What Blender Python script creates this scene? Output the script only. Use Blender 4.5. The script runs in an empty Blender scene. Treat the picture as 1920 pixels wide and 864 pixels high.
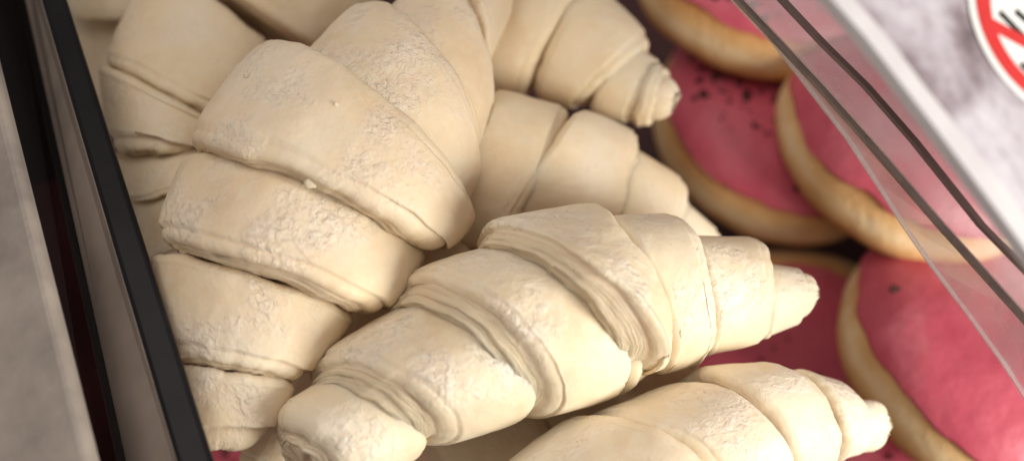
import bpy, math, random
import numpy as np
from mathutils import Vector, Matrix, noise

random.seed(7)
S = bpy.context.scene
COL = S.collection

# ------------------------------------------------------------------ camera
PW, PH, F = 1920.0, 864.0, 2318.0            # picture size and focal length in photo pixels
CAM_H = 0.445                                 # camera height above the bin floor (m)
EL = math.radians(54.4)                      # camera looks this far below the horizontal
u = Vector((-0.516, 0.856, 0)).normalized()
Zc = math.cos(EL) * u + math.sin(EL) * Vector((0, 0, 1))
Yc = math.sin(EL) * u - math.cos(EL) * Vector((0, 0, 1))
Xc = Yc.cross(Zc)
R = Matrix((Xc, Yc, Zc))                     # camera axes -> world axes
LOC = Vector((0, 0, CAM_H))

cam = bpy.data.cameras.new('camera')
cam.sensor_width = 36
cam.lens = 36 * F / PW
cam.clip_start = 0.01
cam.clip_end = 50
cam.dof.use_dof = True
cam.dof.focus_distance = 0.315
cam.dof.aperture_fstop = cam.lens / 8.6
co = bpy.data.objects.new('camera', cam)
COL.objects.link(co)
co.matrix_world = Matrix.Translation(LOC) @ R.to_4x4()
S.camera = co


RT = R.transposed()                          # world axes -> camera axes


def cw(x, y, z):                             # camera axes (right, up, back) -> world point
    return LOC + R @ Vector((x, y, z))


def dirw(x, y, z):
    return (R @ Vector((x, y, z))).normalized()


def P(px, py, d):                            # d in metres along the view axis
    return cw((px - PW / 2) / F * d, (PH / 2 - py) / F * d, -d)


# ------------------------------------------------------------------ light
w = bpy.data.worlds.new('World')
S.world = w
w.use_nodes = True
w.node_tree.nodes['Background'].inputs[0].default_value = (1.0, 0.90, 0.80, 1)
w.node_tree.nodes['Background'].inputs[1].default_value = 0.30


def area(name, pos, target, size, power, color, size_y=None):
    l = bpy.data.lights.new(name, 'AREA')
    l.energy = power
    l.color = color
    l.size = size
    if size_y:
        l.shape = 'RECTANGLE'
        l.size_y = size_y
    o = bpy.data.objects.new(name, l)
    COL.objects.link(o)
    o.location = pos
    o.rotation_euler = (target - pos).to_track_quat('-Z', 'Y').to_euler()
    return o


TGT = P(1050, 480, 0.33)
area('shelf_lamp', TGT + (R @ Vector((0.46, -0.17, 0.24))), TGT, 0.24, 4.6, (1.0, 0.95, 0.86), 0.22)
area('ceiling_lamp', TGT + (R @ Vector((-0.20, 0.50, 0.75))), TGT, 0.7, 3.9, (1.0, 0.90, 0.84))

S.view_settings.view_transform = 'Standard'
S.view_settings.look = 'None'
S.view_settings.exposure = -0.1
S.view_settings.gamma = 1.0


# ------------------------------------------------------------------ helpers
def srgb(r, g, b):
    f = lambda c: (c / 255 / 12.92) if c / 255 <= .04045 else ((c / 255 + .055) / 1.055) ** 2.4
    return (f(r), f(g), f(b), 1)


class NT:
    def __init__(self, name):
        self.m = bpy.data.materials.new(name)
        self.m.use_nodes = True
        self.t = self.m.node_tree
        self.bsdf = self.t.nodes['Principled BSDF']
        self.out = self.t.nodes['Material Output']

    def n(self, typ, **kw):
        nd = self.t.nodes.new(typ)
        for k, v in kw.items():
            if k.startswith('i_'):
                key = k[2:]
                nd.inputs[int(key) if key.isdigit() else key.replace('_', ' ')].default_value = v
            else:
                setattr(nd, k, v)
        return nd

    def l(self, a, b):
        self.t.links.new(a, b)

    def ramp(self, src, stops, interp='LINEAR'):
        r = self.n('ShaderNodeValToRGB')
        e = r.color_ramp.elements
        r.color_ramp.interpolation = interp
        while len(e) < len(stops):
            e.new(0.5)
        for k, (p, c) in enumerate(stops):
            e[k].position = p
            e[k].color = c if len(c) == 4 else (*c, 1)
        self.l(src, r.inputs[0])
        return r.outputs[0]

    def noise(self, vec, scale, detail=3, rough=.5, dist=0):
        nd = self.n('ShaderNodeTexNoise')
        nd.inputs['Scale'].default_value = scale
        nd.inputs['Detail'].default_value = detail
        nd.inputs['Roughness'].default_value = rough
        nd.inputs['Distortion'].default_value = dist
        self.l(vec, nd.inputs['Vector'])
        return nd.outputs[0]

    def math(self, op, a, b=None, clamp=False):
        nd = self.n('ShaderNodeMath', operation=op, use_clamp=clamp)
        for k, v in enumerate((a, b)):
            if v is None:
                continue
            if isinstance(v, (int, float)):
                nd.inputs[k].default_value = v
            else:
                self.l(v, nd.inputs[k])
        return nd.outputs[0]

    def mix(self, fac, a, b):
        nd = self.n('ShaderNodeMix', data_type='RGBA')
        for k, v in ((0, fac), (6, a), (7, b)):
            if isinstance(v, (int, float)):
                nd.inputs[k].default_value = v
            elif isinstance(v, tuple):
                nd.inputs[k].default_value = v
            else:
                self.l(v, nd.inputs[k])
        return nd.outputs[2]


G = lambda v: (v, v, v, 1)


def dough_material(name, seed, frost=1.0, tint=(1, 1, 1), axis=None):
    N = NT(name)
    tc = N.n('ShaderNodeTexCoord')
    mp = N.n('ShaderNodeMapping')
    mp.inputs['Location'].default_value = (seed * 3.1, seed * 1.7, seed * 2.3)
    N.l(tc.outputs['Object'], mp.inputs['Vector'])
    v = mp.outputs[0]
    c = lambda r, g, b: (r * tint[0], g * tint[1], b * tint[2], 1)
    # colour: cream dough, yellower butter patches, greyer dried skin
    big = N.noise(v, 38, 3, .55)
    base = N.ramp(big, [(.30, c(.75, .60, .40)), (.5, c(.825, .70, .505)), (.72, c(.855, .765, .605))])
    fine = N.noise(v, 420, 3, .6)
    base = N.mix(N.ramp(fine, [(.45, G(0)), (.75, G(.35))]), base, c(.86, .79, .64))
    # dried, flaky skin: crisp plateaus of peeled film inside irregular patches
    patch = N.ramp(N.noise(v, 55, 4, .6), [(.44, G(0)), (.64, G(1))])
    at = N.n('ShaderNodeAttribute', attribute_name='lam')
    skin = N.math('SUBTRACT', 1.0, at.outputs['Fac'], True)
    patch = N.math('MULTIPLY', patch, skin)
    att = N.n('ShaderNodeAttribute', attribute_name='top')
    patch = N.math('MULTIPLY', patch, att.outputs['Fac'])
    # stretched coordinates run round the roll
    uvn = N.n('ShaderNodeAttribute', attribute_name='wrap')
    cmb = uvn.outputs['Vector']
    m2 = N.n('ShaderNodeMapping')
    m2.inputs['Location'].default_value = (seed * .31, seed * .17, 0)
    m2.inputs['Scale'].default_value = (1.0, 1.0, 1.0)
    N.l(cmb, m2.inputs['Vector'])
    wv = N.n('ShaderNodeMix', data_type='VECTOR')
    wv.inputs[0].default_value = .5
    N.l(m2.outputs[0], wv.inputs[4])
    N.l(v, wv.inputs[5])
    f1 = N.noise(wv.outputs[1], 400, 3, .55, .6)
    plate = N.ramp(f1, [(.42, G(0)), (.58, G(1))])
    f2 = N.noise(wv.outputs[1], 800, 3, .6, .4)
    chips = N.ramp(f2, [(.52, G(0)), (.64, G(1))])
    flak = N.math('ADD', N.math('MULTIPLY', plate, .7), N.math('MULTIPLY', chips, .6))
    flak = N.math('MULTIPLY', flak, patch)
    col = N.mix(N.math('MULTIPLY', patch, .40 * frost), base, c(.85, .775, .68))
    col = N.mix(N.math('MULTIPLY', N.math('MULTIPLY', plate, patch), .30 * frost), col, c(.92, .87, .80))
    # cut edges show the butter layers as fine lines running round the roll
    mw = N.n('ShaderNodeMapping')
    mw.inputs['Scale'].default_value = (90, 1500, 1)
    N.l(cmb, mw.inputs['Vector'])
    lines = N.noise(mw.outputs[0], 1.0, 4, .6, .3)
    lamc = N.ramp(lines, [(.35, c(.74, .59, .41)), (.52, c(.77, .63, .44)), (.7, c(.84, .73, .56))])
    col = N.mix(N.math('MULTIPLY', at.outputs['Fac'], .85), col, lamc)
    # rare tiny specks
    vo = N.n('ShaderNodeTexVoronoi', i_Scale=150.0)
    N.l(v, vo.inputs['Vector'])
    sp = N.ramp(vo.outputs['Distance'], [(.035, G(.55)), (.05, G(0))])
    col = N.mix(sp, col, c(.50, .36, .20))
    N.l(col, N.bsdf.inputs['Base Color'])
    N.bsdf.inputs['Roughness'].default_value = .52
    N.bsdf.inputs['Specular IOR Level'].default_value = .32
    N.bsdf.inputs['Subsurface Weight'].default_value = .26
    N.bsdf.inputs['Subsurface Radius'].default_value = (1.0, .55, .28)
    N.bsdf.inputs['Subsurface Scale'].default_value = .008
    # bumps
    grain = N.noise(v, 900, 4, .65)
    lump = N.noise(v, 160, 3, .5)
    h = N.math('ADD', N.math('MULTIPLY', flak, .68 * frost), N.math('MULTIPLY', grain, .20))
    h = N.math('ADD', h, N.math('MULTIPLY', lump, .45))
    h = N.math('ADD', h, N.math('MULTIPLY', N.math('MULTIPLY', lines, at.outputs['Fac']), 1.1))
    b = N.n('ShaderNodeBump')
    b.inputs['Strength'].default_value = 1.0
    b.inputs['Distance'].default_value = .0006
    N.l(h, b.inputs['Height'])
    N.l(b.outputs[0], N.bsdf.inputs['Normal'])
    return N.m


def simple(name, color, rough=.5, spec=.5, var=None, scale=60, bump=0, metal=0):
    N = NT(name)
    tc = N.n('ShaderNodeTexCoord')
    nz = N.noise(tc.outputs['Object'], scale, 4, .6)
    N.l(N.ramp(nz, [(.3, color), (.7, var or color)]), N.bsdf.inputs['Base Color'])
    N.bsdf.inputs['Roughness'].default_value = rough
    N.bsdf.inputs['Specular IOR Level'].default_value = spec
    N.bsdf.inputs['Metallic'].default_value = metal
    if bump:
        b = N.n('ShaderNodeBump')
        b.inputs['Distance'].default_value = bump
        N.l(N.noise(tc.outputs['Object'], scale * 4, 4, .6), b.inputs['Height'])
        N.l(b.outputs[0], N.bsdf.inputs['Normal'])
    return N.m


def acrylic(name, color, milky, gloss=.12, rough=.08):
    """clear plastic: mostly see-through, a milky tone painted in for haze and sheen, and a fresnel reflection"""
    N = NT(name)
    tr = N.n('ShaderNodeBsdfTransparent')
    tr.inputs[0].default_value = (.97, .96, .96, 1)
    gl = N.n('ShaderNodeBsdfGlossy')
    gl.inputs['Roughness'].default_value = rough
    fr = N.n('ShaderNodeFresnel')
    fr.inputs['IOR'].default_value = 1.45
    df = N.n('ShaderNodeBsdfDiffuse')
    df.inputs[0].default_value = color
    tc = N.n('ShaderNodeTexCoord')
    nz = N.ramp(N.noise(tc.outputs['Object'], 45, 4, .6), [(.3, G(milky * .5)), (.7, G(milky * 1.5))])
    m1 = N.n('ShaderNodeMixShader')
    N.l(nz, m1.inputs[0])
    N.l(tr.outputs[0], m1.inputs[1])
    N.l(df.outputs[0], m1.inputs[2])
    m2 = N.n('ShaderNodeMixShader')
    N.l(N.math('MULTIPLY', fr.outputs[0], gloss * 8, True), m2.inputs[0])
    N.l(m1.outputs[0], m2.inputs[1])
    N.l(gl.outputs[0], m2.inputs[2])
    N.l(m2.outputs[0], N.out.inputs['Surface'])
    return N.m


def mesh_obj(name, verts, faces, mat, parent=None, smooth=True, origin=None, attrs=None):
    verts = [Vector(v) for v in verts] if not isinstance(verts, np.ndarray) else verts
    A = np.array([tuple(v) for v in verts]) if not isinstance(verts, np.ndarray) else verts
    if origin is None:
        origin = Vector(A.mean(axis=0)) if parent is None else Vector((0, 0, 0))
    if parent is not None:
        base = parent.matrix_world.translation if parent.parent is None else parent.parent.location
        A = A - np.array(base)
        origin = Vector((0, 0, 0))
    else:
        A = A - np.array(origin)
    me = bpy.data.meshes.new(name)
    me.from_pydata(A.tolist(), [], faces)
    for k, (typ, dat) in (attrs or {}).items():
        a = me.attributes.new(k, typ, 'POINT')
        if typ == 'FLOAT':
            a.data.foreach_set('value', np.asarray(dat, dtype=np.float32).ravel())
        else:
            a.data.foreach_set('vector', np.asarray(dat, dtype=np.float32).ravel())
    if smooth:
        me.polygons.foreach_set('use_smooth', [True] * len(me.polygons))
    me.materials.append(mat)
    me.update()
    o = bpy.data.objects.new(name, me)
    COL.objects.link(o)
    if parent is None:
        o.location = origin
        o.matrix_world = Matrix.Translation(origin)
    else:
        o.parent = parent
    return o


def tag(o, label=None, cat=None, group=None, kind=None):
    for k, v in (('label', label), ('category', cat), ('group', group), ('kind', kind)):
        if v:
            o[k] = v
    return o


def thing(name, loc, label, cat, group=None):
    o = bpy.data.objects.new(name, None)
    o.empty_display_size = .01
    COL.objects.link(o)
    o.location = loc
    o.matrix_world = Matrix.Translation(loc)
    return tag(o, label, cat, group)


def slab(pts, thick, bev=0.0):
    """closed plate from four 3-D corners; thickness goes away from the camera"""
    p = [Vector(q) for q in pts]
    n = (p[1] - p[0]).cross(p[3] - p[0]).normalized()
    if n.dot(LOC - p[0]) < 0:
        n = -n
    b = [q - n * thick for q in p]
    return p + b, [(0, 1, 2, 3), (7, 6, 5, 4), (0, 4, 5, 1), (1, 5, 6, 2), (2, 6, 7, 3), (3, 7, 4, 0)]


def bevel(o, wdt, seg=3):
    m = o.modifiers.new('bevel', 'BEVEL')
    m.width = wdt
    m.segments = seg
    m.limit_method = 'ANGLE'
    return o


# ------------------------------------------------------------------ setting
floor_m = simple('tray_floor', (.045, .018, .018, 1), .5, .3, (.075, .026, .028, 1), 30, .0003)
tag(mesh_obj('floor', [(-1.2, -1.2, 0), (1.2, -1.2, 0), (1.2, 1.4, 0), (-1.2, 1.4, 0)], [(0, 1, 2, 3)],
             floor_m, smooth=False, origin=Vector((0, 0, 0))), kind='structure')


# ------------------------------------------------------------------ croissants
def ring(r, d, flat):
    (ax, ay), (bx, by), bul, nd = r[0], r[1], r[2], d
    a, b = P(ax, ay, nd), P(bx, by, nd)
    return a, b, bul


NTH = 200


def sleeve(spec, d0, d1, flat, seed, axis_px, lip0, lip1, pillow, wob, slope, layers):
    """one wrap of dough: a tube between two rings, with rounded lips and layered end faces"""
    (s0, s1) = spec
    k = np.arange(NTH) / NTH * 2 * math.pi
    ct, st = np.cos(k), np.sin(k)

    def rg(r, d):
        a, b = P(*r[0], d), P(*r[1], d)
        c = (a + b) / 2
        e1 = (a - b) / 2
        hw = e1.length
        ray = (LOC - c).normalized()
        axd = R @ Vector((axis_px[0], -axis_px[1], 0)).normalized()
        e2 = ray * hw * flat + axd * (r[2] * d / F)
        return np.array(c), np.array(e1), np.array(e2), hw
    c0, a0, b0, h0 = rg(s0, d0)
    c1, a1, b1, h1 = rg(s1, d1)
    ax = (c1 - c0)
    L = np.linalg.norm(ax)
    ax = ax / L
    # profile: (t, axial offset, radial scale, lam)
    prof = []

    def face(h, lip, sl):
        pts = []
        rf = lip
        for j in range(0, 9):
            q = j / 8 * math.pi / 2
            pts.append((-rf + rf * math.sin(q), 1 - rf / h * (1 - math.cos(q)), j / 8 * .35))
        s_ = 1 - rf / h
        base = pts[-1][0]
        n = 26
        for j in range(1, n + 1):
            f = j / n
            s = s_ + (0.45 - s_) * f
            dist = (s_ - s) * h
            saw = ((dist / .0021) % 1.0) if layers else 0
            a = base + sl * min(dist, .0034) + (layers * .00045 * (saw ** 2 - .4) if dist < .012 else 0)
            pts.append((a, s, 1.0))
        return pts
    f0 = face(h0, lip0, slope[0])
    f1 = face(h1, lip1, slope[1])
    for (a, s, lm) in reversed(f0):
        prof.append((0.0, -a, s, lm))
    M = 44
    t_in0, t_in1 = lip0 / L, lip1 / L
    for j in range(1, M):
        f = j / M
        t = t_in0 + (1 - t_in0 - t_in1) * f
        prof.append((t, 0.0, 1.0, 0.0))
    for (a, s, lm) in f1:
        prof.append((1.0, a, s, lm))
    n = len(prof)
    V = np.zeros((n, NTH, 3))
    lam = np.zeros((n, NTH))
    wob0 = np.array([noise.noise(Vector((math.cos(q) * 1.3 + seed, math.sin(q) * 1.3, 3.3))) * 1.0 +
                     noise.noise(Vector((math.cos(q) * 4 + seed, math.sin(q) * 4, 1.3))) * .45 +
                     noise.noise(Vector((math.cos(q) * 15 + seed, math.sin(q) * 15, 1.3))) * .14 for q in k]) * wob
    wob1 = np.array([noise.noise(Vector((math.cos(q) * 1.3 - seed, math.sin(q) * 1.3, 7.3))) * 1.0 +
                     noise.noise(Vector((math.cos(q) * 4 - seed, math.sin(q) * 4, 5.3))) * .45 +
                     noise.noise(Vector((math.cos(q) * 15 - seed, math.sin(q) * 15, 5.3))) * .14 for q in k]) * wob
    gfac = np.array([.75 + .9 * noise.noise(Vector((math.cos(q) * 2.2 + seed, math.sin(q) * 2.2, 9.1))) for q in k])
    wrap = np.zeros((n, NTH, 3))
    acc = 0
    prev = None
    for i, (t, a, s, lm) in enumerate(prof):
        c = c0 * (1 - t) + c1 * t
        e1 = a0 * (1 - t) + a1 * t
        e2 = b0 * (1 - t) + b1 * t
        sc = s * (1 + pillow * (1 - abs(2 * t - 1) ** 2.8))
        if s < 1 and layers:                      # ragged layers on the cut face
            jit = np.array([noise.noise(Vector((q * 2.0, s * 34, seed))) for q in k]) * .0006 * layers * lm
        else:
            jit = 0
        off = (1 - t) * wob0 + t * wob1 + a + jit
        V[i] = c + sc * (ct[:, None] * e1 + st[:, None] * e2) + off[:, None] * ax if isinstance(off, np.ndarray) else \
            c + sc * (ct[:, None] * e1 + st[:, None] * e2) + off * ax
        lam[i] = np.clip(lm * 1.0, 0, 1)
        hh = h0 * (1 - t) + h1 * t
        if prev is not None:
            acc += math.hypot((t - prev[0]) * L + (a - prev[1]), (s - prev[2]) * hh)
        prev = (t, a, s)
        wrap[i, :, 0] = k * hh
        wrap[i, :, 1] = acc
        wrap[i, :, 2] = 0
    # seam of the wrap coordinate lies at the back of the roll
    wrap[:, :, 0] = np.where(wrap[:, :, 0] > 1.5 * math.pi * ((h0 + h1) / 2), wrap[:, :, 0] - 2 * math.pi * ((h0 + h1) / 2), wrap[:, :, 0])
    # surface relief
    dth = np.roll(V, -1, 1) - np.roll(V, 1, 1)
    dpr = np.gradient(V, axis=0)
    nr = np.cross(dth, dpr)
    nr /= (np.linalg.norm(nr, axis=2, keepdims=True) + 1e-12)
    outw = V - (c0 + c1) / 2
    if (np.sum(nr * outw) < 0):
        nr = -nr
    so = Vector((seed * .37, seed * .11, seed * .23))
    flatV = V.reshape(-1, 3)
    disp = np.empty(len(flatV))
    for i, p in enumerate(flatV):
        q = RT @ (Vector(p) - LOC) + so
        disp[i] = noise.noise(q * 34) * .0011 + noise.noise(q * 95) * .00042 + noise.noise(q * 260) * .00013
    V = V + nr * disp.reshape(n, NTH, 1) * min(1.0, (min(h0, h1) / .018) ** 1.5)
    top = np.tile(np.clip(st * 1.0 + .15 + 1.0 * ct, 0, 1), (n, 1))
    V = V.reshape(-1, 3)
    faces = []
    for i in range(n - 1):
        for j in range(NTH):
            j2 = (j + 1) % NTH
            faces.append((i * NTH + j, i * NTH + j2, (i + 1) * NTH + j2, (i + 1) * NTH + j))
    # close both ends
    V = np.vstack([V, V[:NTH].mean(0), V[-NTH:].mean(0)])
    for j in range(NTH):
        j2 = (j + 1) % NTH
        faces.append((n * NTH, j2, j))
        faces.append((n * NTH + 1, (n - 1) * NTH + j, (n - 1) * NTH + j2))
    ex = lambda A, w_: np.vstack([A.reshape(-1, w_), A.reshape(-1, w_)[:1], A.reshape(-1, w_)[-1:]])
    return V, faces, ex(lam, 1), ex(wrap, 3), ex(top, 1)


def croissant(label, sleeves, axis_px, mat, flat=.92, group='raw frozen croissants in the bin'):
    VV, FF, LL, WW, TT = [], [], [], [], []
    o_ = 0
    for q, sl in enumerate(sleeves):
        r0, r1, d0, d1 = sl[0], sl[1], sl[2], sl[3]
        op = sl[4] if len(sl) > 4 else {}
        V, Fc, lm, wr, tp = sleeve((r0, r1), d0, d1, op.get('flat', flat), op.get('seed', q * 7.3 + len(label)),
                                   op.get('axis', axis_px), op.get('lip0', .0028), op.get('lip1', .0028), op.get('pil', .03),
                                   op.get('wob', .0012), op.get('slope', (.4, .1)), op.get('lay', 1.0))
        VV.append(V)
        FF += [tuple(i + o_ for i in f) for f in Fc]
        LL.append(lm)
        WW.append(wr)
        TT.append(tp)
        o_ += len(V)
    V = np.vstack(VV)
    org = Vector(V.mean(0))
    org.z = V[:, 2].min()
    ob = mesh_obj('raw_croissant', V, FF, mat, origin=org,
                  attrs={'lam': ('FLOAT', np.vstack(LL)), 'wrap': ('FLOAT_VECTOR', np.vstack(WW)), 'top': ('FLOAT', np.vstack(TT))})
    tag(ob, label, 'croissant', group)
    return ob, V, FF


M_A = dough_material('dough_front', 1.0, 1.15)
M_B = dough_material('dough_large', 2.0, 1.0, (.99, .96, .94))
M_F = dough_material('dough_white', 3.0, .75, (1.0, 1.02, 1.06))
M_G = dough_material('dough_back', 4.0, .45, (.97, .95, .92))

# the front croissant, lying diagonally
croissant('long front croissant lying across the pile, layered wraps, slim tip pointing right', [
    (((508, 776), (655, 950), 44), ((640, 694), (786, 850), 62), .300, .309, dict(lip0=.005, slope=(.6, 0), lay=1.6, pil=.04)),
    (((590, 676), (812, 838), 80), ((792, 552), (978, 782), 84), .305, .3155, dict(slope=(1.5, 0), lay=1.6, lip0=.0030, pil=.05)),
    (((756, 520), (996, 788), 94), ((985, 440), (1162, 738), 82), .311, .3235, dict(slope=(1.6, 0), lay=1.5, lip0=.0030, pil=.045)),
    (((1010, 440), (1150, 742), 80), ((1150, 430), (1222, 690), 58), .323, .333, dict(lay=.5, pil=.0)),
    (((905, 420), (1205, 700), 90), ((1105, 378), (1238, 690), 60), .3135, .324, dict(slope=(1.6, .1), lip0=.003, lip1=.002, lay=1.3, pil=.012, wob=.0016)),
    (((1120, 410), (1225, 708), 60), ((1262, 407), (1318, 684), 55), .326, .331, dict(lip1=.0032, slope=(.2, .1), pil=.012)),
    (((1260, 445), (1310, 672), 48), ((1422, 448), (1432, 640), 28), .331, .337, dict(lip1=.003, pil=.014, slope=(.2, .1))),
    (((1400, 490), (1420, 636), 26), ((1527, 508), (1524, 596), 20), .337, .342, dict(lip1=.0055, pil=.02, slope=(.2, -.1), lay=0)),
], (.95, -.31), M_A, flat=.95)

# the big puffy one behind it
big, big_v, big_f = croissant('biggest puffy croissant, its wide central wrap overhanging the wraps below it', [
    (((345, 268), (818, 478), 35), ((505, 74), (884, 405), 64), .318, .334, dict(slope=(.12, .1), lip0=.0045, lip1=.0035, lay=.9, pil=.045, wob=.0018)),
    (((540, 140), (840, 425), 62), ((672, 10), (893, 325), 84), .332, .346, dict(pil=.04, lip1=.0035, lay=.5)),
    (((690, 60), (880, 320), 72), ((800, -45), (922, 192), 62), .346, .356, dict(pil=.04, lip1=.004, lay=.5)),
    (((830, -40), (900, 150), 50), ((900, -100), (960, 20), 36), .356, .362, dict(pil=.03, lay=.4)),
    (((294, 448), (708, 590), 22), ((350, 285), (790, 468), 36), .311, .327, dict(slope=(.45, 0), lip0=.0035, lay=.7, pil=.06)),
    (((302, 668), (566, 714), 8), ((284, 470), (660, 588), 20), .308, .318, dict(slope=(.3, 0), lip0=.0032, lay=.7, pil=.06)),
    (((326, 846), (498, 836), -16), ((318, 684), (556, 716), 6), .306, .309, dict(slope=(.2, 0), lip0=.006, lay=.6, pil=.07)),
], (.62, -.78), M_B, flat=.72)

# crumbs of dried dough stuck to its skin
from mathutils.bvhtree import BVHTree
tree = BVHTree.FromPolygons([tuple(q) for q in big_v], big_f)
for (px, py, sz) in ((583, 342, .0014), (463, 143, .0008), (630, 196, .0006)):
    dd = (P(px, py, 1) - LOC).normalized()
    hit = tree.ray_cast(LOC, dd)[0]
    if hit is None:
        continue
    V, Fc = [], []
    for i in range(9):
        for j in range(14):
            th, ph = math.pi * i / 8, 2 * math.pi * j / 14
            q = Vector((math.sin(th) * math.cos(ph), math.sin(th) * math.sin(ph), math.cos(th)))
            V.append(hit + q * sz * (1 + .55 * noise.noise(q * 1.6 + Vector((px, py, 0)))))
    Fc = [(i * 14 + j, i * 14 + (j + 1) % 14, (i + 1) * 14 + (j + 1) % 14, (i + 1) * 14 + j) for i in range(8) for j in range(14)]
    mesh_obj('dough_crumb', V, Fc, M_B, big)

# behind, top left
croissant('croissant at the upper left between the black divider and the biggest puffy croissant', [
    (((187, 120), (436, 240), 6), ((285, -60), (530, 118), 20), .362, .385, dict(slope=(.8, 0), lip0=.004, pil=.04, lay=.7)),
    (((325, -70), (590, 112), 20), ((520, -160), (720, 20), 30), .385, .405, dict(slope=(.3, 0), lip0=.003, pil=.03, lay=.6)),
    (((205, 285), (365, 302), 4), ((190, 122), (432, 246), 6), .352, .363, dict(slope=(.2, 0), lip0=.005, pil=.05, lay=.8)),
], (.6, -.8), M_G, flat=.8)

# upper right
croissant('croissant at the top with ridged wraps, blunt tip ending beside the pink doughnuts', [
    (((905, -120), (850, 210), -10), ((1120, -70), (982, 192), -16), .392, .388, dict(slope=(0, .55), lip1=.004, lay=.6, pil=.03)),
    (((1100, -40), (1000, 175), -14), ((1228, 82), (1092, 205), -14), .387, .381, dict(slope=(0, .6), lip1=.0035, lay=.8, pil=.07)),
    (((1190, 85), (1100, 205), -12), ((1243, 122), (1190, 234), -12), .381, .377, dict(slope=(0, .1), lip1=.0025, lay=0, pil=.03)),
    (((1226, 118), (1184, 234), -10), ((1280, 152), (1254, 232), -8), .377, .372, dict(slope=(0, -.1), lip1=.0058, lay=0, pil=.04)),
], (.85, .52), M_G, flat=.9)

# middle right, behind the front croissant
croissant('smooth croissant wedged behind the long front one, broad wraps narrowing to the right', [
    (((915, 170), (800, 440), 0), ((1072, 206), (945, 480), 0), .360, .365, dict(slope=(.1, .1), pil=.05, lay=.3)),
    (((1088, 206), (930, 430), -4), ((1200, 250), (1150, 440), 6), .362, .368, dict(slope=(.2, .4), lip0=.002, lip1=.002, pil=.05, lay=.4)),
    (((1180, 275), (1140, 440), 4), ((1288, 345), (1262, 480), 6), .369, .374, dict(slope=(.2, .3), lip1=.003, pil=.05, lay=.4)),
    (((1275, 372), (1258, 480), 4), ((1358, 442), (1340, 500), 4), .374, .378, dict(slope=(.1, .1), pil=.03, lay=.3)),
], (.9, .35), M_G, flat=.9)

# bottom right
croissant('palest croissant at the lower right with pitted wraps and a short pinched tip', [
    (((925, 895), (1200, 1120), 110), ((1078, 772), (1335, 1010), 112), .312, .318, dict(pil=.03, lip1=.004, slope=(.2, .1), lay=.4)),
    (((1090, 790), (1320, 1000), 110), ((1262, 718), (1460, 975), 112), .319, .327, dict(pil=.035, lip1=.0035, slope=(.2, .1), lay=.4)),
    (((1285, 700), (1450, 950), 95), ((1440, 682), (1558, 876), 74), .328, .336, dict(pil=.04, lip1=.005, slope=(.2, .1), lay=.4)),
    (((1470, 694), (1560, 866), 55), ((1588, 722), (1622, 848), 28), .337, .343, dict(pil=.02, lip1=.003, slope=(.2, .1), lay=1.0)),
    (((1585, 752), (1600, 850), 20), ((1662, 748), (1664, 842), 14), .343, .347, dict(pil=.01, lip1=.005, slope=(.2, -.2), lay=0)),
], (.92, -.38), M_F, flat=.85)

# lower layer, seen in the gaps
croissant('shaded croissant under the lower end of the biggest puffy croissant', [
    (((488, 790), (620, 872), 10), ((600, 620), (760, 740), 10), .345, .354, dict(pil=.04, lay=.7)),
    (((570, 640), (760, 790), 10), ((800, 410), (950, 540), 10), .357, .366, dict(pil=.04, lay=.7)),
    (((442, 862), (560, 930), 6), ((500, 785), (620, 862), 8), .340, .346, dict(pil=.04, lay=.7)),
], (.6, -.8), M_G)
croissant('shaded croissant showing in the gap directly below the long front croissant', [
    (((740, 770), (860, 960), 30), ((960, 730), (1060, 920), 30), .352, .355, dict(pil=.04, lay=.6)),
    (((950, 745), (1050, 910), 30), ((1270, 655), (1345, 800), 30), .355, .362, dict(pil=.04, lay=.6)),
], (.93, -.36), M_G)
croissant('croissant squeezed against the black divider at mid height, only its creased side showing', [
    (((232, 388), (430, 318), -6), ((190, 290), (420, 250), -6), .352, .368, dict(pil=.04, lay=.8, lip0=.003)),
    (((270, 500), (420, 450), -6), ((244, 372), (425, 330), -6), .348, .354, dict(pil=.05, lay=.7)),
], (-.25, -.97), M_G)
croissant('blurred croissant in the far upper left corner by the black divider', [
    (((118, -120), (300, -110), 10), ((122, 22), (268, 18), 20), .425, .415, dict(pil=.03, lay=.9)),
    (((128, 10), (262, 5), 18), ((130, 210), (235, 205), 14), .425, .415, dict(pil=.04, lay=.6)),
], (0, 1), M_G)

# ------------------------------------------------------------------ doughnuts
def bun_material(name, seed):
    N = NT(name)
    tc = N.n('ShaderNodeTexCoord')
    at = N.n('ShaderNodeAttribute', attribute_name='belt')
    mp = N.n('ShaderNodeMapping')
    mp.inputs['Location'].default_value = (seed, seed * 2, seed * 3)
    N.l(tc.outputs['Object'], mp.inputs['Vector'])
    nz = N.noise(mp.outputs[0], 60, 4, .6)
    f = N.math('ADD', at.outputs['Fac'], N.math('MULTIPLY', N.math('SUBTRACT', nz, .5), .7))
    col = N.ramp(f, [(.05, srgb(156, 98, 52)), (.4, srgb(196, 140, 84)), (.75, srgb(222, 182, 128)), (1, srgb(238, 212, 170))])
    N.l(col, N.bsdf.inputs['Base Color'])
    N.bsdf.inputs['Roughness'].default_value = .6
    N.bsdf.inputs['Specular IOR Level'].default_value = .25
    b = N.n('ShaderNodeBump')
    b.inputs['Distance'].default_value = .0006
    N.l(N.noise(mp.outputs[0], 300, 4, .6), b.inputs['Height'])
    N.l(b.outputs[0], N.bsdf.inputs['Normal'])
    return N.m


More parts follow.
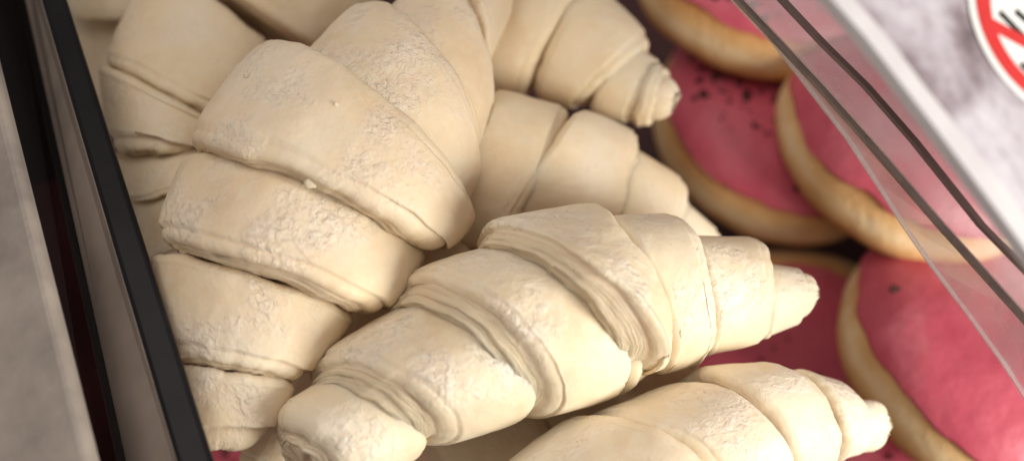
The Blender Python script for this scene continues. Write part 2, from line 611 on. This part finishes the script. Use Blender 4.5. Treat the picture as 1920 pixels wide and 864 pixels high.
def icing_material(name, seed):
    N = NT(name)
    tc = N.n('ShaderNodeTexCoord')
    mp = N.n('ShaderNodeMapping')
    mp.inputs['Location'].default_value = (seed, seed * 2, seed * 3)
    N.l(tc.outputs['Object'], mp.inputs['Vector'])
    nz = N.noise(mp.outputs[0], 35, 4, .6)
    col = N.ramp(nz, [(.3, srgb(186, 74, 94)), (.55, srgb(198, 92, 109)), (.75, srgb(214, 130, 142))])
    N.l(col, N.bsdf.inputs['Base Color'])
    N.bsdf.inputs['Roughness'].default_value = .42
    N.bsdf.inputs['Specular IOR Level'].default_value = .35
    b = N.n('ShaderNodeBump')
    b.inputs['Distance'].default_value = .001
    N.l(N.noise(mp.outputs[0], 90, 3, .5), b.inputs['Height'])
    N.l(b.outputs[0], N.bsdf.inputs['Normal'])
    return N.m


M_BUN = bun_material('fried_dough', 1)
M_ICE = icing_material('pink_icing', 2)
M_CRUMB = simple('chocolate_crumb', (.035, .016, .014, 1), .7, .2, (.07, .03, .028, 1), 300)


def doughnut(px, py, d, n_cam, label, seed, rad=.0445, hh=.0205, crumbs=(), edge=.37):
    rng = random.Random(seed)
    rad, hh = rad * (d + .048) / d * .97, hh * (d + .048) / d
    d += .048
    c = P(px, py, d)
    n = dirw(*n_cam)
    t = n.orthogonal().normalized()
    b = n.cross(t)
    root = thing('iced_doughnut', c - n * hh, label, 'doughnut', 'pink iced doughnuts beside the croissants')
    NA, NB = 128, 48

    def sp(f):                                # f: 0 top pole .. 1 bottom pole
        ph = math.pi * f
        rr, zz = math.sin(ph), math.cos(ph)
        rr = math.copysign(abs(rr) ** .72, rr)
        zz = math.copysign(abs(zz) ** .85, zz)
        return rr * rad, zz * hh
    V, belt = [], []
    for i in range(NB + 1):
        for j in range(NA):
            a = 2 * math.pi * j / NA
            r, z = sp(i / NB)
            q = 1 + .03 * noise.noise(Vector((math.cos(a) * 1.5, math.sin(a) * 1.5, seed)))
            v = c + (t * math.cos(a) + b * math.sin(a)) * r * q + n * z
            v += (v - c).normalized() * noise.noise(v * 60) * .0009
            V.append(v)
            belt.append(max(0, 1 - abs(z / hh - .02) / .75))
    Fc = [(i * NA + j, i * NA + (j + 1) % NA, (i + 1) * NA + (j + 1) % NA, (i + 1) * NA + j) for i in range(NB) for j in range(NA)]
    mesh_obj('bun', V, Fc, M_BUN, root, attrs={'belt': ('FLOAT', belt)})
    V = []
    NI = 40
    for i in range(NI + 1):
        for j in range(NA):
            a = 2 * math.pi * j / NA
            e = edge + .035 * noise.noise(Vector((math.cos(a) * 2.2, math.sin(a) * 2.2, seed + 5))) + .02 * noise.noise(Vector((math.cos(a) * 6, math.sin(a) * 6, seed + 9)))
            f = e * min(1, i / (NI - 6))
            r, z = sp(f)
            th = .0016 if i <= NI - 6 else .0016 * math.cos((i - NI + 6) / 6 * math.pi / 2) - .0006 * (i - NI + 6) / 6
            q = 1 + .03 * noise.noise(Vector((math.cos(a) * 1.5, math.sin(a) * 1.5, seed)))
            v = c + (t * math.cos(a) + b * math.sin(a)) * r * q + n * z
            out = ((t * math.cos(a) + b * math.sin(a)) * (r / rad) + n * (z / hh) * 1.4).normalized()
            v += (v - c).normalized() * noise.noise(v * 60) * .0009
            v += out * (th + noise.noise(v * 40) * .0005 * (1 if i <= NI - 6 else 0))
            V.append(v)
    Fc = [(i * NA + j, i * NA + (j + 1) % NA, (i + 1) * NA + (j + 1) % NA, (i + 1) * NA + j) for i in range(NI) for j in range(NA)]
    ice = mesh_obj('icing', V, Fc, M_ICE, root)
    # chocolate crumbs: small irregular chips in loose clusters
    V, Fc = [], []
    for (cx, cy, spread, num) in crumbs:      # position on the top, in units of the radius
        for q in range(num):
            x = cx + rng.gauss(0, spread)
            y = cy + rng.gauss(0, spread)
            rr = math.hypot(x, y)
            if rr > .9:
                continue
            lo, hi = 0, .5
            for _ in range(24):
                mid = (lo + hi) / 2
                if sp(mid)[0] / rad < rr:
                    lo = mid
                else:
                    hi = mid
            r, z = sp(lo)
            # x to the picture's right, y up, laid on the doughnut's top
            rx = (dirw(1, 0, 0) - n * dirw(1, 0, 0).dot(n)).normalized()
            ry = n.cross(rx)
            pos = c + (rx * x + ry * y) * rad + n * (z + .0016)
            s = rng.choice([.0005, .0006, .0007, .0009, .0012, .0019]) * rng.uniform(.8, 1.3)
            k0 = len(V)
            M = Matrix.Rotation(rng.uniform(0, 6.28), 3, 'Z') @ Matrix.Rotation(rng.uniform(0, 6.28), 3, 'X')
            for vx in ((1, .3, 0), (-.9, .2, .1), (0, 1.2, -.2), (.1, -1, .2), (.2, .1, .8), (0, -.1, -.8)):
                V.append(pos + M @ Vector(vx) * s * rng.uniform(.7, 1.2))
            Fc += [tuple(k0 + i for i in f) for f in ((0, 2, 4), (2, 1, 4), (1, 3, 4), (3, 0, 4), (2, 0, 5), (1, 2, 5), (3, 1, 5), (0, 3, 5))]
    if V:
        cr = mesh_obj('crumb_topping', V, Fc, M_CRUMB, root, smooth=False)
        tag(cr, kind='stuff')
    return root


doughnut(1428, -60, .402, (.14, .56, .81), 'topmost pink doughnut, icing thick with dark crumbs, at the upper edge', 3, crumbs=[(-.25, -.25, .28, 260), (.1, -.3, .3, 160)])
doughnut(1466, 236, .412, (.14, .50, .85), 'shaded pink doughnut with dark crumbs right beside the blunt croissant tip', 5, crumbs=[(-.5, .3, .22, 190), (-.35, 0, .3, 110), (.1, .4, .3, 60), (-.1, -.7, .1, 3)])
doughnut(1715, 262, .376, (.22, .60, .76), 'pink doughnut crossed by the clear divider, wide golden band along its lower side', 11, edge=.41, crumbs=[(.15, .05, .1, 2), (-.1, -.55, .15, 3)])
doughnut(1832, 672, .362, (.33, .62, .71), 'large pink doughnut at the lower right, almost bare glaze with one dark spot', 17, crumbs=[(-.83, .12, .012, 4), (-.2, .6, .06, 5)], edge=.42)
doughnut(1475, 700, .415, (-.1, -.25, .95), 'dim pink iced doughnut in the gap under the long croissant tip', 23, crumbs=[(0, .2, .3, 20)])
doughnut(1725, 985, .385, (.1, .3, .93), 'pink iced doughnut under the pinched croissant tip at the bottom edge', 29, crumbs=[(-.1, .5, .3, 60)])
doughnut(2040, 540, .405, (.1, .1, .98), 'pink iced doughnut with dark crumbs at the right edge behind the clear divider', 31, crumbs=[(-.55, .2, .25, 90)])
doughnut(455, 960, .378, (-.1, .2, .95), 'dim pink iced doughnut at the bottom left beside the black divider', 37, crumbs=[(0, .2, .3, 20)])
doughnut(150, 560, .44, (.1, .1, .98), 'upper of two dark doughnuts deep in the left gap behind the added dark pane', 41)
doughnut(225, 850, .40, (.1, .15, .97), 'lower of two dark doughnuts deep in the left gap behind the added dark pane', 43)

# ------------------------------------------------------------------ left divider, panel and rail
M_BLACK = simple('black_acrylic', (.005, .005, .006, 1), .35, .16, (.009, .008, .010, 1), 80)
M_TRIM = simple('brown_inlay', (.05, .03, .03, 1), .3, .5, (.08, .05, .05, 1), 120)
M_SMOKE = simple('smoky_plastic', srgb(176, 162, 150), .4, .4, srgb(128, 118, 110), 22)
N = NT('gap_shade_tint')  # dark tint that stands for the shade in the left gap
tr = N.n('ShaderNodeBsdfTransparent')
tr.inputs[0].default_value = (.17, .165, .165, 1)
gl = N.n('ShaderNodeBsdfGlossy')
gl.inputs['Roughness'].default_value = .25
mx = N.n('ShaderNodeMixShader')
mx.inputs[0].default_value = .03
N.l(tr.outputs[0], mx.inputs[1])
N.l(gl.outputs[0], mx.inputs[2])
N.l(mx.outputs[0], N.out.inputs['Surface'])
M_GAP_SHADE = N.m
M_RAIL = simple('grey_rail', srgb(172, 162, 152), .45, .4, srgb(118, 110, 106), 34, .0003)


def line(p, q, y):                            # x on the line p-q at y
    return p[0] + (q[0] - p[0]) * (y - p[1]) / (q[1] - p[1])


Y0, Y1 = -260, 1120
sL = lambda y: line((77, 0), (330, 864), y)
sR = lambda y: line((124, 0), (400, 864), y)
dv = lambda y: .345 - .060 * (y + 0) / 864    # the divider comes nearer towards the viewer
root = thing('black_divider', P(240, 432, .335), 'glossy black divider strip with a grey smoky side panel, left of the croissants', 'divider')
v, f = slab([P(sL(Y0), Y0, dv(Y0)), P(sR(Y0), Y0, dv(Y0)), P(sR(Y1), Y1, dv(Y1)), P(sL(Y1), Y1, dv(Y1))], .003)
bevel(mesh_obj('top_strip', v, f, M_BLACK, root, smooth=False), .0012)
g0 = lambda y: sL(y) + (sR(y) - sL(y)) * .50
g1 = lambda y: sL(y) + (sR(y) - sL(y)) * .62
v, f = slab([P(g0(560), 560, dv(560) - .0006), P(g1(560), 560, dv(560) - .0006), P(g1(Y1), Y1, dv(Y1) - .0006), P(g0(Y1), Y1, dv(Y1) - .0006)], .001)
mesh_obj('inlay', v, f, M_TRIM, root, smooth=False)
lo = lambda y: line((34, 0), (222, 864), y)
v, f = slab([P(lo(Y0), Y0, dv(Y0) + .026), P(sL(Y0) - 1, Y0, dv(Y0) + .004), P(sL(Y1) - 1, Y1, dv(Y1) + .004), P(lo(Y1), Y1, dv(Y1) + .026)], .002)
mesh_obj('side_panel', v, f, M_SMOKE, root, smooth=False)
rR = lambda y: line((-42, 0), (170, 864), y)
v, f = slab([P(-320, Y0, dv(Y0)), P(rR(Y0), Y0, dv(Y0) - .01), P(rR(Y1), Y1, dv(Y1) - .01), P(-120, Y1, dv(Y1))], .006)
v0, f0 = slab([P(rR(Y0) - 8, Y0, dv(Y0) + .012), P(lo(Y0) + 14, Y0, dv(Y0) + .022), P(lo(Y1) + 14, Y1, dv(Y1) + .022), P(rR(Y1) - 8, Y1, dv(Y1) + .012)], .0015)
mesh_obj('gap_shade_pane', v0, f0, M_GAP_SHADE, root, smooth=False)  # added sheet, darkens the doughnuts in the gap
tag(bevel(mesh_obj('grey_rail', v, f, M_RAIL, smooth=False), .002), 'worn beige grey rail along the left edge of the picture', 'rail')

# ------------------------------------------------------------------ right: clear dividers, frosted lid, sticker
M_CLEAR = acrylic('clear_acrylic', (.86, .76, .79, 1), .31, .02, .3)  # milky share paints haze and sheen over the doughnuts
M_EDGE = simple('acrylic_edge_grey', srgb(142, 131, 127), .3, .5, srgb(112, 101, 98), 60)
M_EDGE2 = simple('acrylic_edge_dark', srgb(112, 92, 90), .3, .5, srgb(88, 72, 70), 60)
M_EDGEL = acrylic('acrylic_edge_light', (.95, .92, .92, 1), .5, .04, .3)


def poly(pts):
    def fx(y):
        for (a, b) in zip(pts, pts[1:]):
            if y <= b[1] or b is pts[-1]:
                return line(a, b, y)
    return fx


xA = poly([(1388, 0), (1533, 154), (1627, 260), (1765, 420), (1920, 592)])
xC = poly([(1400, 8), (1452, 78), (1527, 178), (1591, 260), (1694, 420), (1776, 538), (1858, 641), (1920, 738)])
xB = poly([(1470, 0), (1533, 69), (1600, 130), (1714, 260), (1842, 420), (1889, 468)])


def strip(fl, fr, dl, dr, ys, thick):
    """thin plate following two borders, built as quads along its length"""
    V, Fc = [], []
    for y in ys:
        a, b = P(fl(y), y, dl(y)), P(fr(y), y, dr(y))
        V += [a, b]
    n = (V[1] - V[0]).cross(V[2] - V[0]).normalized()
    if n.dot(LOC - V[0]) < 0:
        n = -n
    k = len(V)
    V += [q - n * thick for q in V]
    m = len(ys)
    for i in range(m - 1):
        a = 2 * i
        Fc += [(a, a + 1, a + 3, a + 2), (k + a + 2, k + a + 3, k + a + 1, k + a), (a, a + 2, k + a + 2, k + a), (a + 1, k + a + 1, k + a + 3, a + 3)]
    Fc += [(0, k, k + 1, 1), (2 * m - 2, 2 * m - 1, k + 2 * m - 1, k + 2 * m - 2)]
    return V, Fc


ys = [-160, -60, 8, 80, 160, 260, 340, 420, 500, 590, 680, 760, 900]
dA = lambda y: .325 - .03 * y / 864
root = thing('clear_divider', P(1700, 420, .33), 'clear acrylic divider with a thick grey top edge, in front of the doughnuts', 'divider')
v, f = strip(lambda y: xA(y) - 7, lambda y: xA(y) + 8, dA, dA, ys, .002)
mesh_obj('top_edge', v, f, M_EDGE, root, smooth=False)
v, f = strip(lambda y: min(xC(y), xA(y) - 9), lambda y: xA(y) - 8, lambda y: dA(y) + .012, lambda y: dA(y) + .002, ys, .0012)
mesh_obj('pane', v, f, M_CLEAR, root, smooth=False)
v, f = strip(lambda y: min(xC(y), xA(y) - 12) - 4, lambda y: min(xC(y), xA(y) - 12) + 5, lambda y: dA(y) + .011, lambda y: dA(y) + .011, ys, .0008)
mesh_obj('lower_edge', v, f, M_EDGEL, root, smooth=False)
root = thing('thin_divider', P(1640, 180, .315), 'thin divider with a brownish edge, between the grey edged divider and frosted lid', 'divider')
v, f = strip(lambda y: xB(y) - 6, lambda y: xB(y) + 7, lambda y: dA(y) - .012, lambda y: dA(y) - .012, ys, .002)
mesh_obj('top_edge', v, f, M_EDGE2, root, smooth=False)

bLx = poly([(1539, 0), (1612, 82), (1672, 160), (1742, 251), (1868, 420), (1925, 497)])
v, f = strip(lambda y: xA(y) + 10, lambda y: bLx(y) + 30, lambda y: dA(y) - .004, lambda y: dA(y) - .004, ys, .0012)
mesh_obj('pane', v, f, M_CLEAR, root, smooth=False)

# frosted lid: a plane sloping away to the right
la = Vector((.62, -.78, 0))                   # along its edge (camera right, up)
lb = Vector((.78, .62, 0))                    # across, foreshortened
DL = .272                                     # depth at the sticker centre (camera metres)
CX, CY = 1969, 53
MPP = DL / F
lc = P(CX, CY, DL)
ea = (R @ la).normalized()
rr_ = Vector(((CX - PW / 2) / F, (PH / 2 - CY) / F, -1))
eb = (R @ (lb * .64 + rr_ * .502)).normalized()
en = ea.cross(eb).normalized()
if en.dot(LOC - lc) < 0:
    en = -en
eb = en.cross(ea) if en.cross(ea).dot(eb) > 0 else -en.cross(ea)


def lid_pt(x_px, y_px, lift=0.0):
    """the point of the lid plane seen at a picture position, lifted along its normal"""
    d = (P(x_px, y_px, 1.0) - LOC)
    tt = (lc - LOC).dot(en) / d.dot(en)
    return LOC + d * tt + en * lift


N = NT('frost_with_reflections')
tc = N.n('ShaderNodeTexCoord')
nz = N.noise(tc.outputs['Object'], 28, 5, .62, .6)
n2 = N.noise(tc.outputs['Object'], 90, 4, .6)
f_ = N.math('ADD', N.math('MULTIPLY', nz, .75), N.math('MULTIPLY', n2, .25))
col = N.ramp(f_, [(.34, srgb(96, 84, 88)), (.44, srgb(152, 140, 148)), (.53, srgb(194, 188, 198)), (.66, srgb(226, 225, 232))])  # light and dark mottling paints reflections in along with the smudges
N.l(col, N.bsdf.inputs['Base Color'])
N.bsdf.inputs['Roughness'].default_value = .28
M_FROST_REFL = N.m
M_WHITE = simple('white_edge', srgb(222, 220, 224), .3, .5, srgb(205, 200, 206), 50)
M_STK = simple('sticker_white', srgb(236, 238, 238), .4, .4)
M_RED = simple('sticker_red', srgb(212, 62, 62), .4, .4, srgb(205, 54, 56), 80)
M_INK = simple('sticker_black', srgb(50, 52, 50), .4, .4)

bL = poly([(1539, 0), (1612, 82), (1672, 160), (1742, 251), (1868, 420), (1925, 497)])
bR = poly([(1582, 0), (1642, 66), (1702, 148), (1778, 242), (1915, 420), (1975, 497)])
root = thing('frosted_lid', lid_pt(1800, 200), 'frosted white plastic lid with smudges and painted reflections, bright white rim at the upper right', 'lid')
ls = [-160, -60, 0, 80, 160, 250, 340, 420, 500, 620]
V = []
for y in ls:
    V += [lid_pt(bR(y), y), lid_pt(bR(y) + 640, y - 300)]
k = len(V)
V += [q - en * .003 for q in V]
m = len(ls)
Fc = []
for i in range(m - 1):
    a = 2 * i
    Fc += [(a, a + 1, a + 3, a + 2), (k + a + 2, k + a + 3, k + a + 1, k + a), (a, a + 2, k + a + 2, k + a), (a + 1, k + a + 1, k + a + 3, a + 3)]
Fc += [(0, k, k + 1, 1), (2 * m - 2, 2 * m - 1, k + 2 * m - 1, k + 2 * m - 2)]
mesh_obj('panel', V, Fc, M_FROST_REFL, root, smooth=False)
V = []
for y in ls:
    V += [lid_pt(bL(y), y, .0022), lid_pt(bR(y), y, .0022)]
k = len(V)
V += [q - en * .003 for q in V]
mesh_obj('rim', V, Fc, M_WHITE, root, smooth=False)

# sticker on the lid
root = thing('warning_sticker', lc, 'round white sticker with red prohibition ring and black strokes on the frosted lid', 'sticker')


def lp(x, y, lift):                           # x along the edge, y across, in units of the sticker radius
    r = 197 * MPP
    return lc + ea * x * r - eb * y * r + en * lift


def flat_poly(name, pts, lift, mat, thick=.00012):
    V = [lp(x, y, lift) for x, y in pts] + [lp(x, y, lift - thick) for x, y in pts]
    n_ = len(pts)
    Fc = [tuple(range(n_)), tuple(range(2 * n_ - 1, n_ - 1, -1))] + [(i, (i + 1) % n_, n_ + (i + 1) % n_, n_ + i) for i in range(n_)]
    return mesh_obj(name, V, Fc, mat, root, smooth=False)


flat_poly('backing', [(math.cos(2 * math.pi * i / 128), math.sin(2 * math.pi * i / 128)) for i in range(128)], .0004, M_STK)
V, Fc = [], []
for i in range(128):
    a = 2 * math.pi * i / 128
    for r_, z_ in ((.915, .00055), (.74, .00055), (.74, .00042), (.915, .00042)):
        V.append(lp(r_ * math.cos(a), r_ * math.sin(a), z_))
for i in range(128):
    j = (i + 1) % 128
    for q in range(4):
        Fc.append((i * 4 + q, j * 4 + q, j * 4 + (q + 1) % 4, i * 4 + (q + 1) % 4))
mesh_obj('red_ring', V, Fc, M_RED, root, smooth=False)


def px2l(x, y):                               # picture position -> sticker coordinates
    q = lid_pt(x, y) - lc
    r = 197 * MPP
    return q.dot(ea) / r, -q.dot(eb) / r


def bar(name, a, b, wd, lift, mat):
    (x0, y0), (x1, y1) = px2l(*a), px2l(*b)
    dx, dy = x1 - x0, y1 - y0
    L_ = math.hypot(dx, dy)
    nx, ny = -dy / L_ * wd / 2, dx / L_ * wd / 2
    return flat_poly(name, [(x0 + nx, y0 + ny), (x1 + nx, y1 + ny), (x1 - nx, y1 - ny), (x0 - nx, y0 - ny)], lift, mat)


bar('red_bar', (1838, 38), (2085, 172), .13, .00062, M_RED)
bar('stroke', (1872, 26), (1985, 142), .07, .00058, M_INK)
bar('stroke', (1902, 24), (2010, 120), .07, .00058, M_INK)
bar('stroke', (1912, 122), (1960, 175), .07, .00058, M_INK)
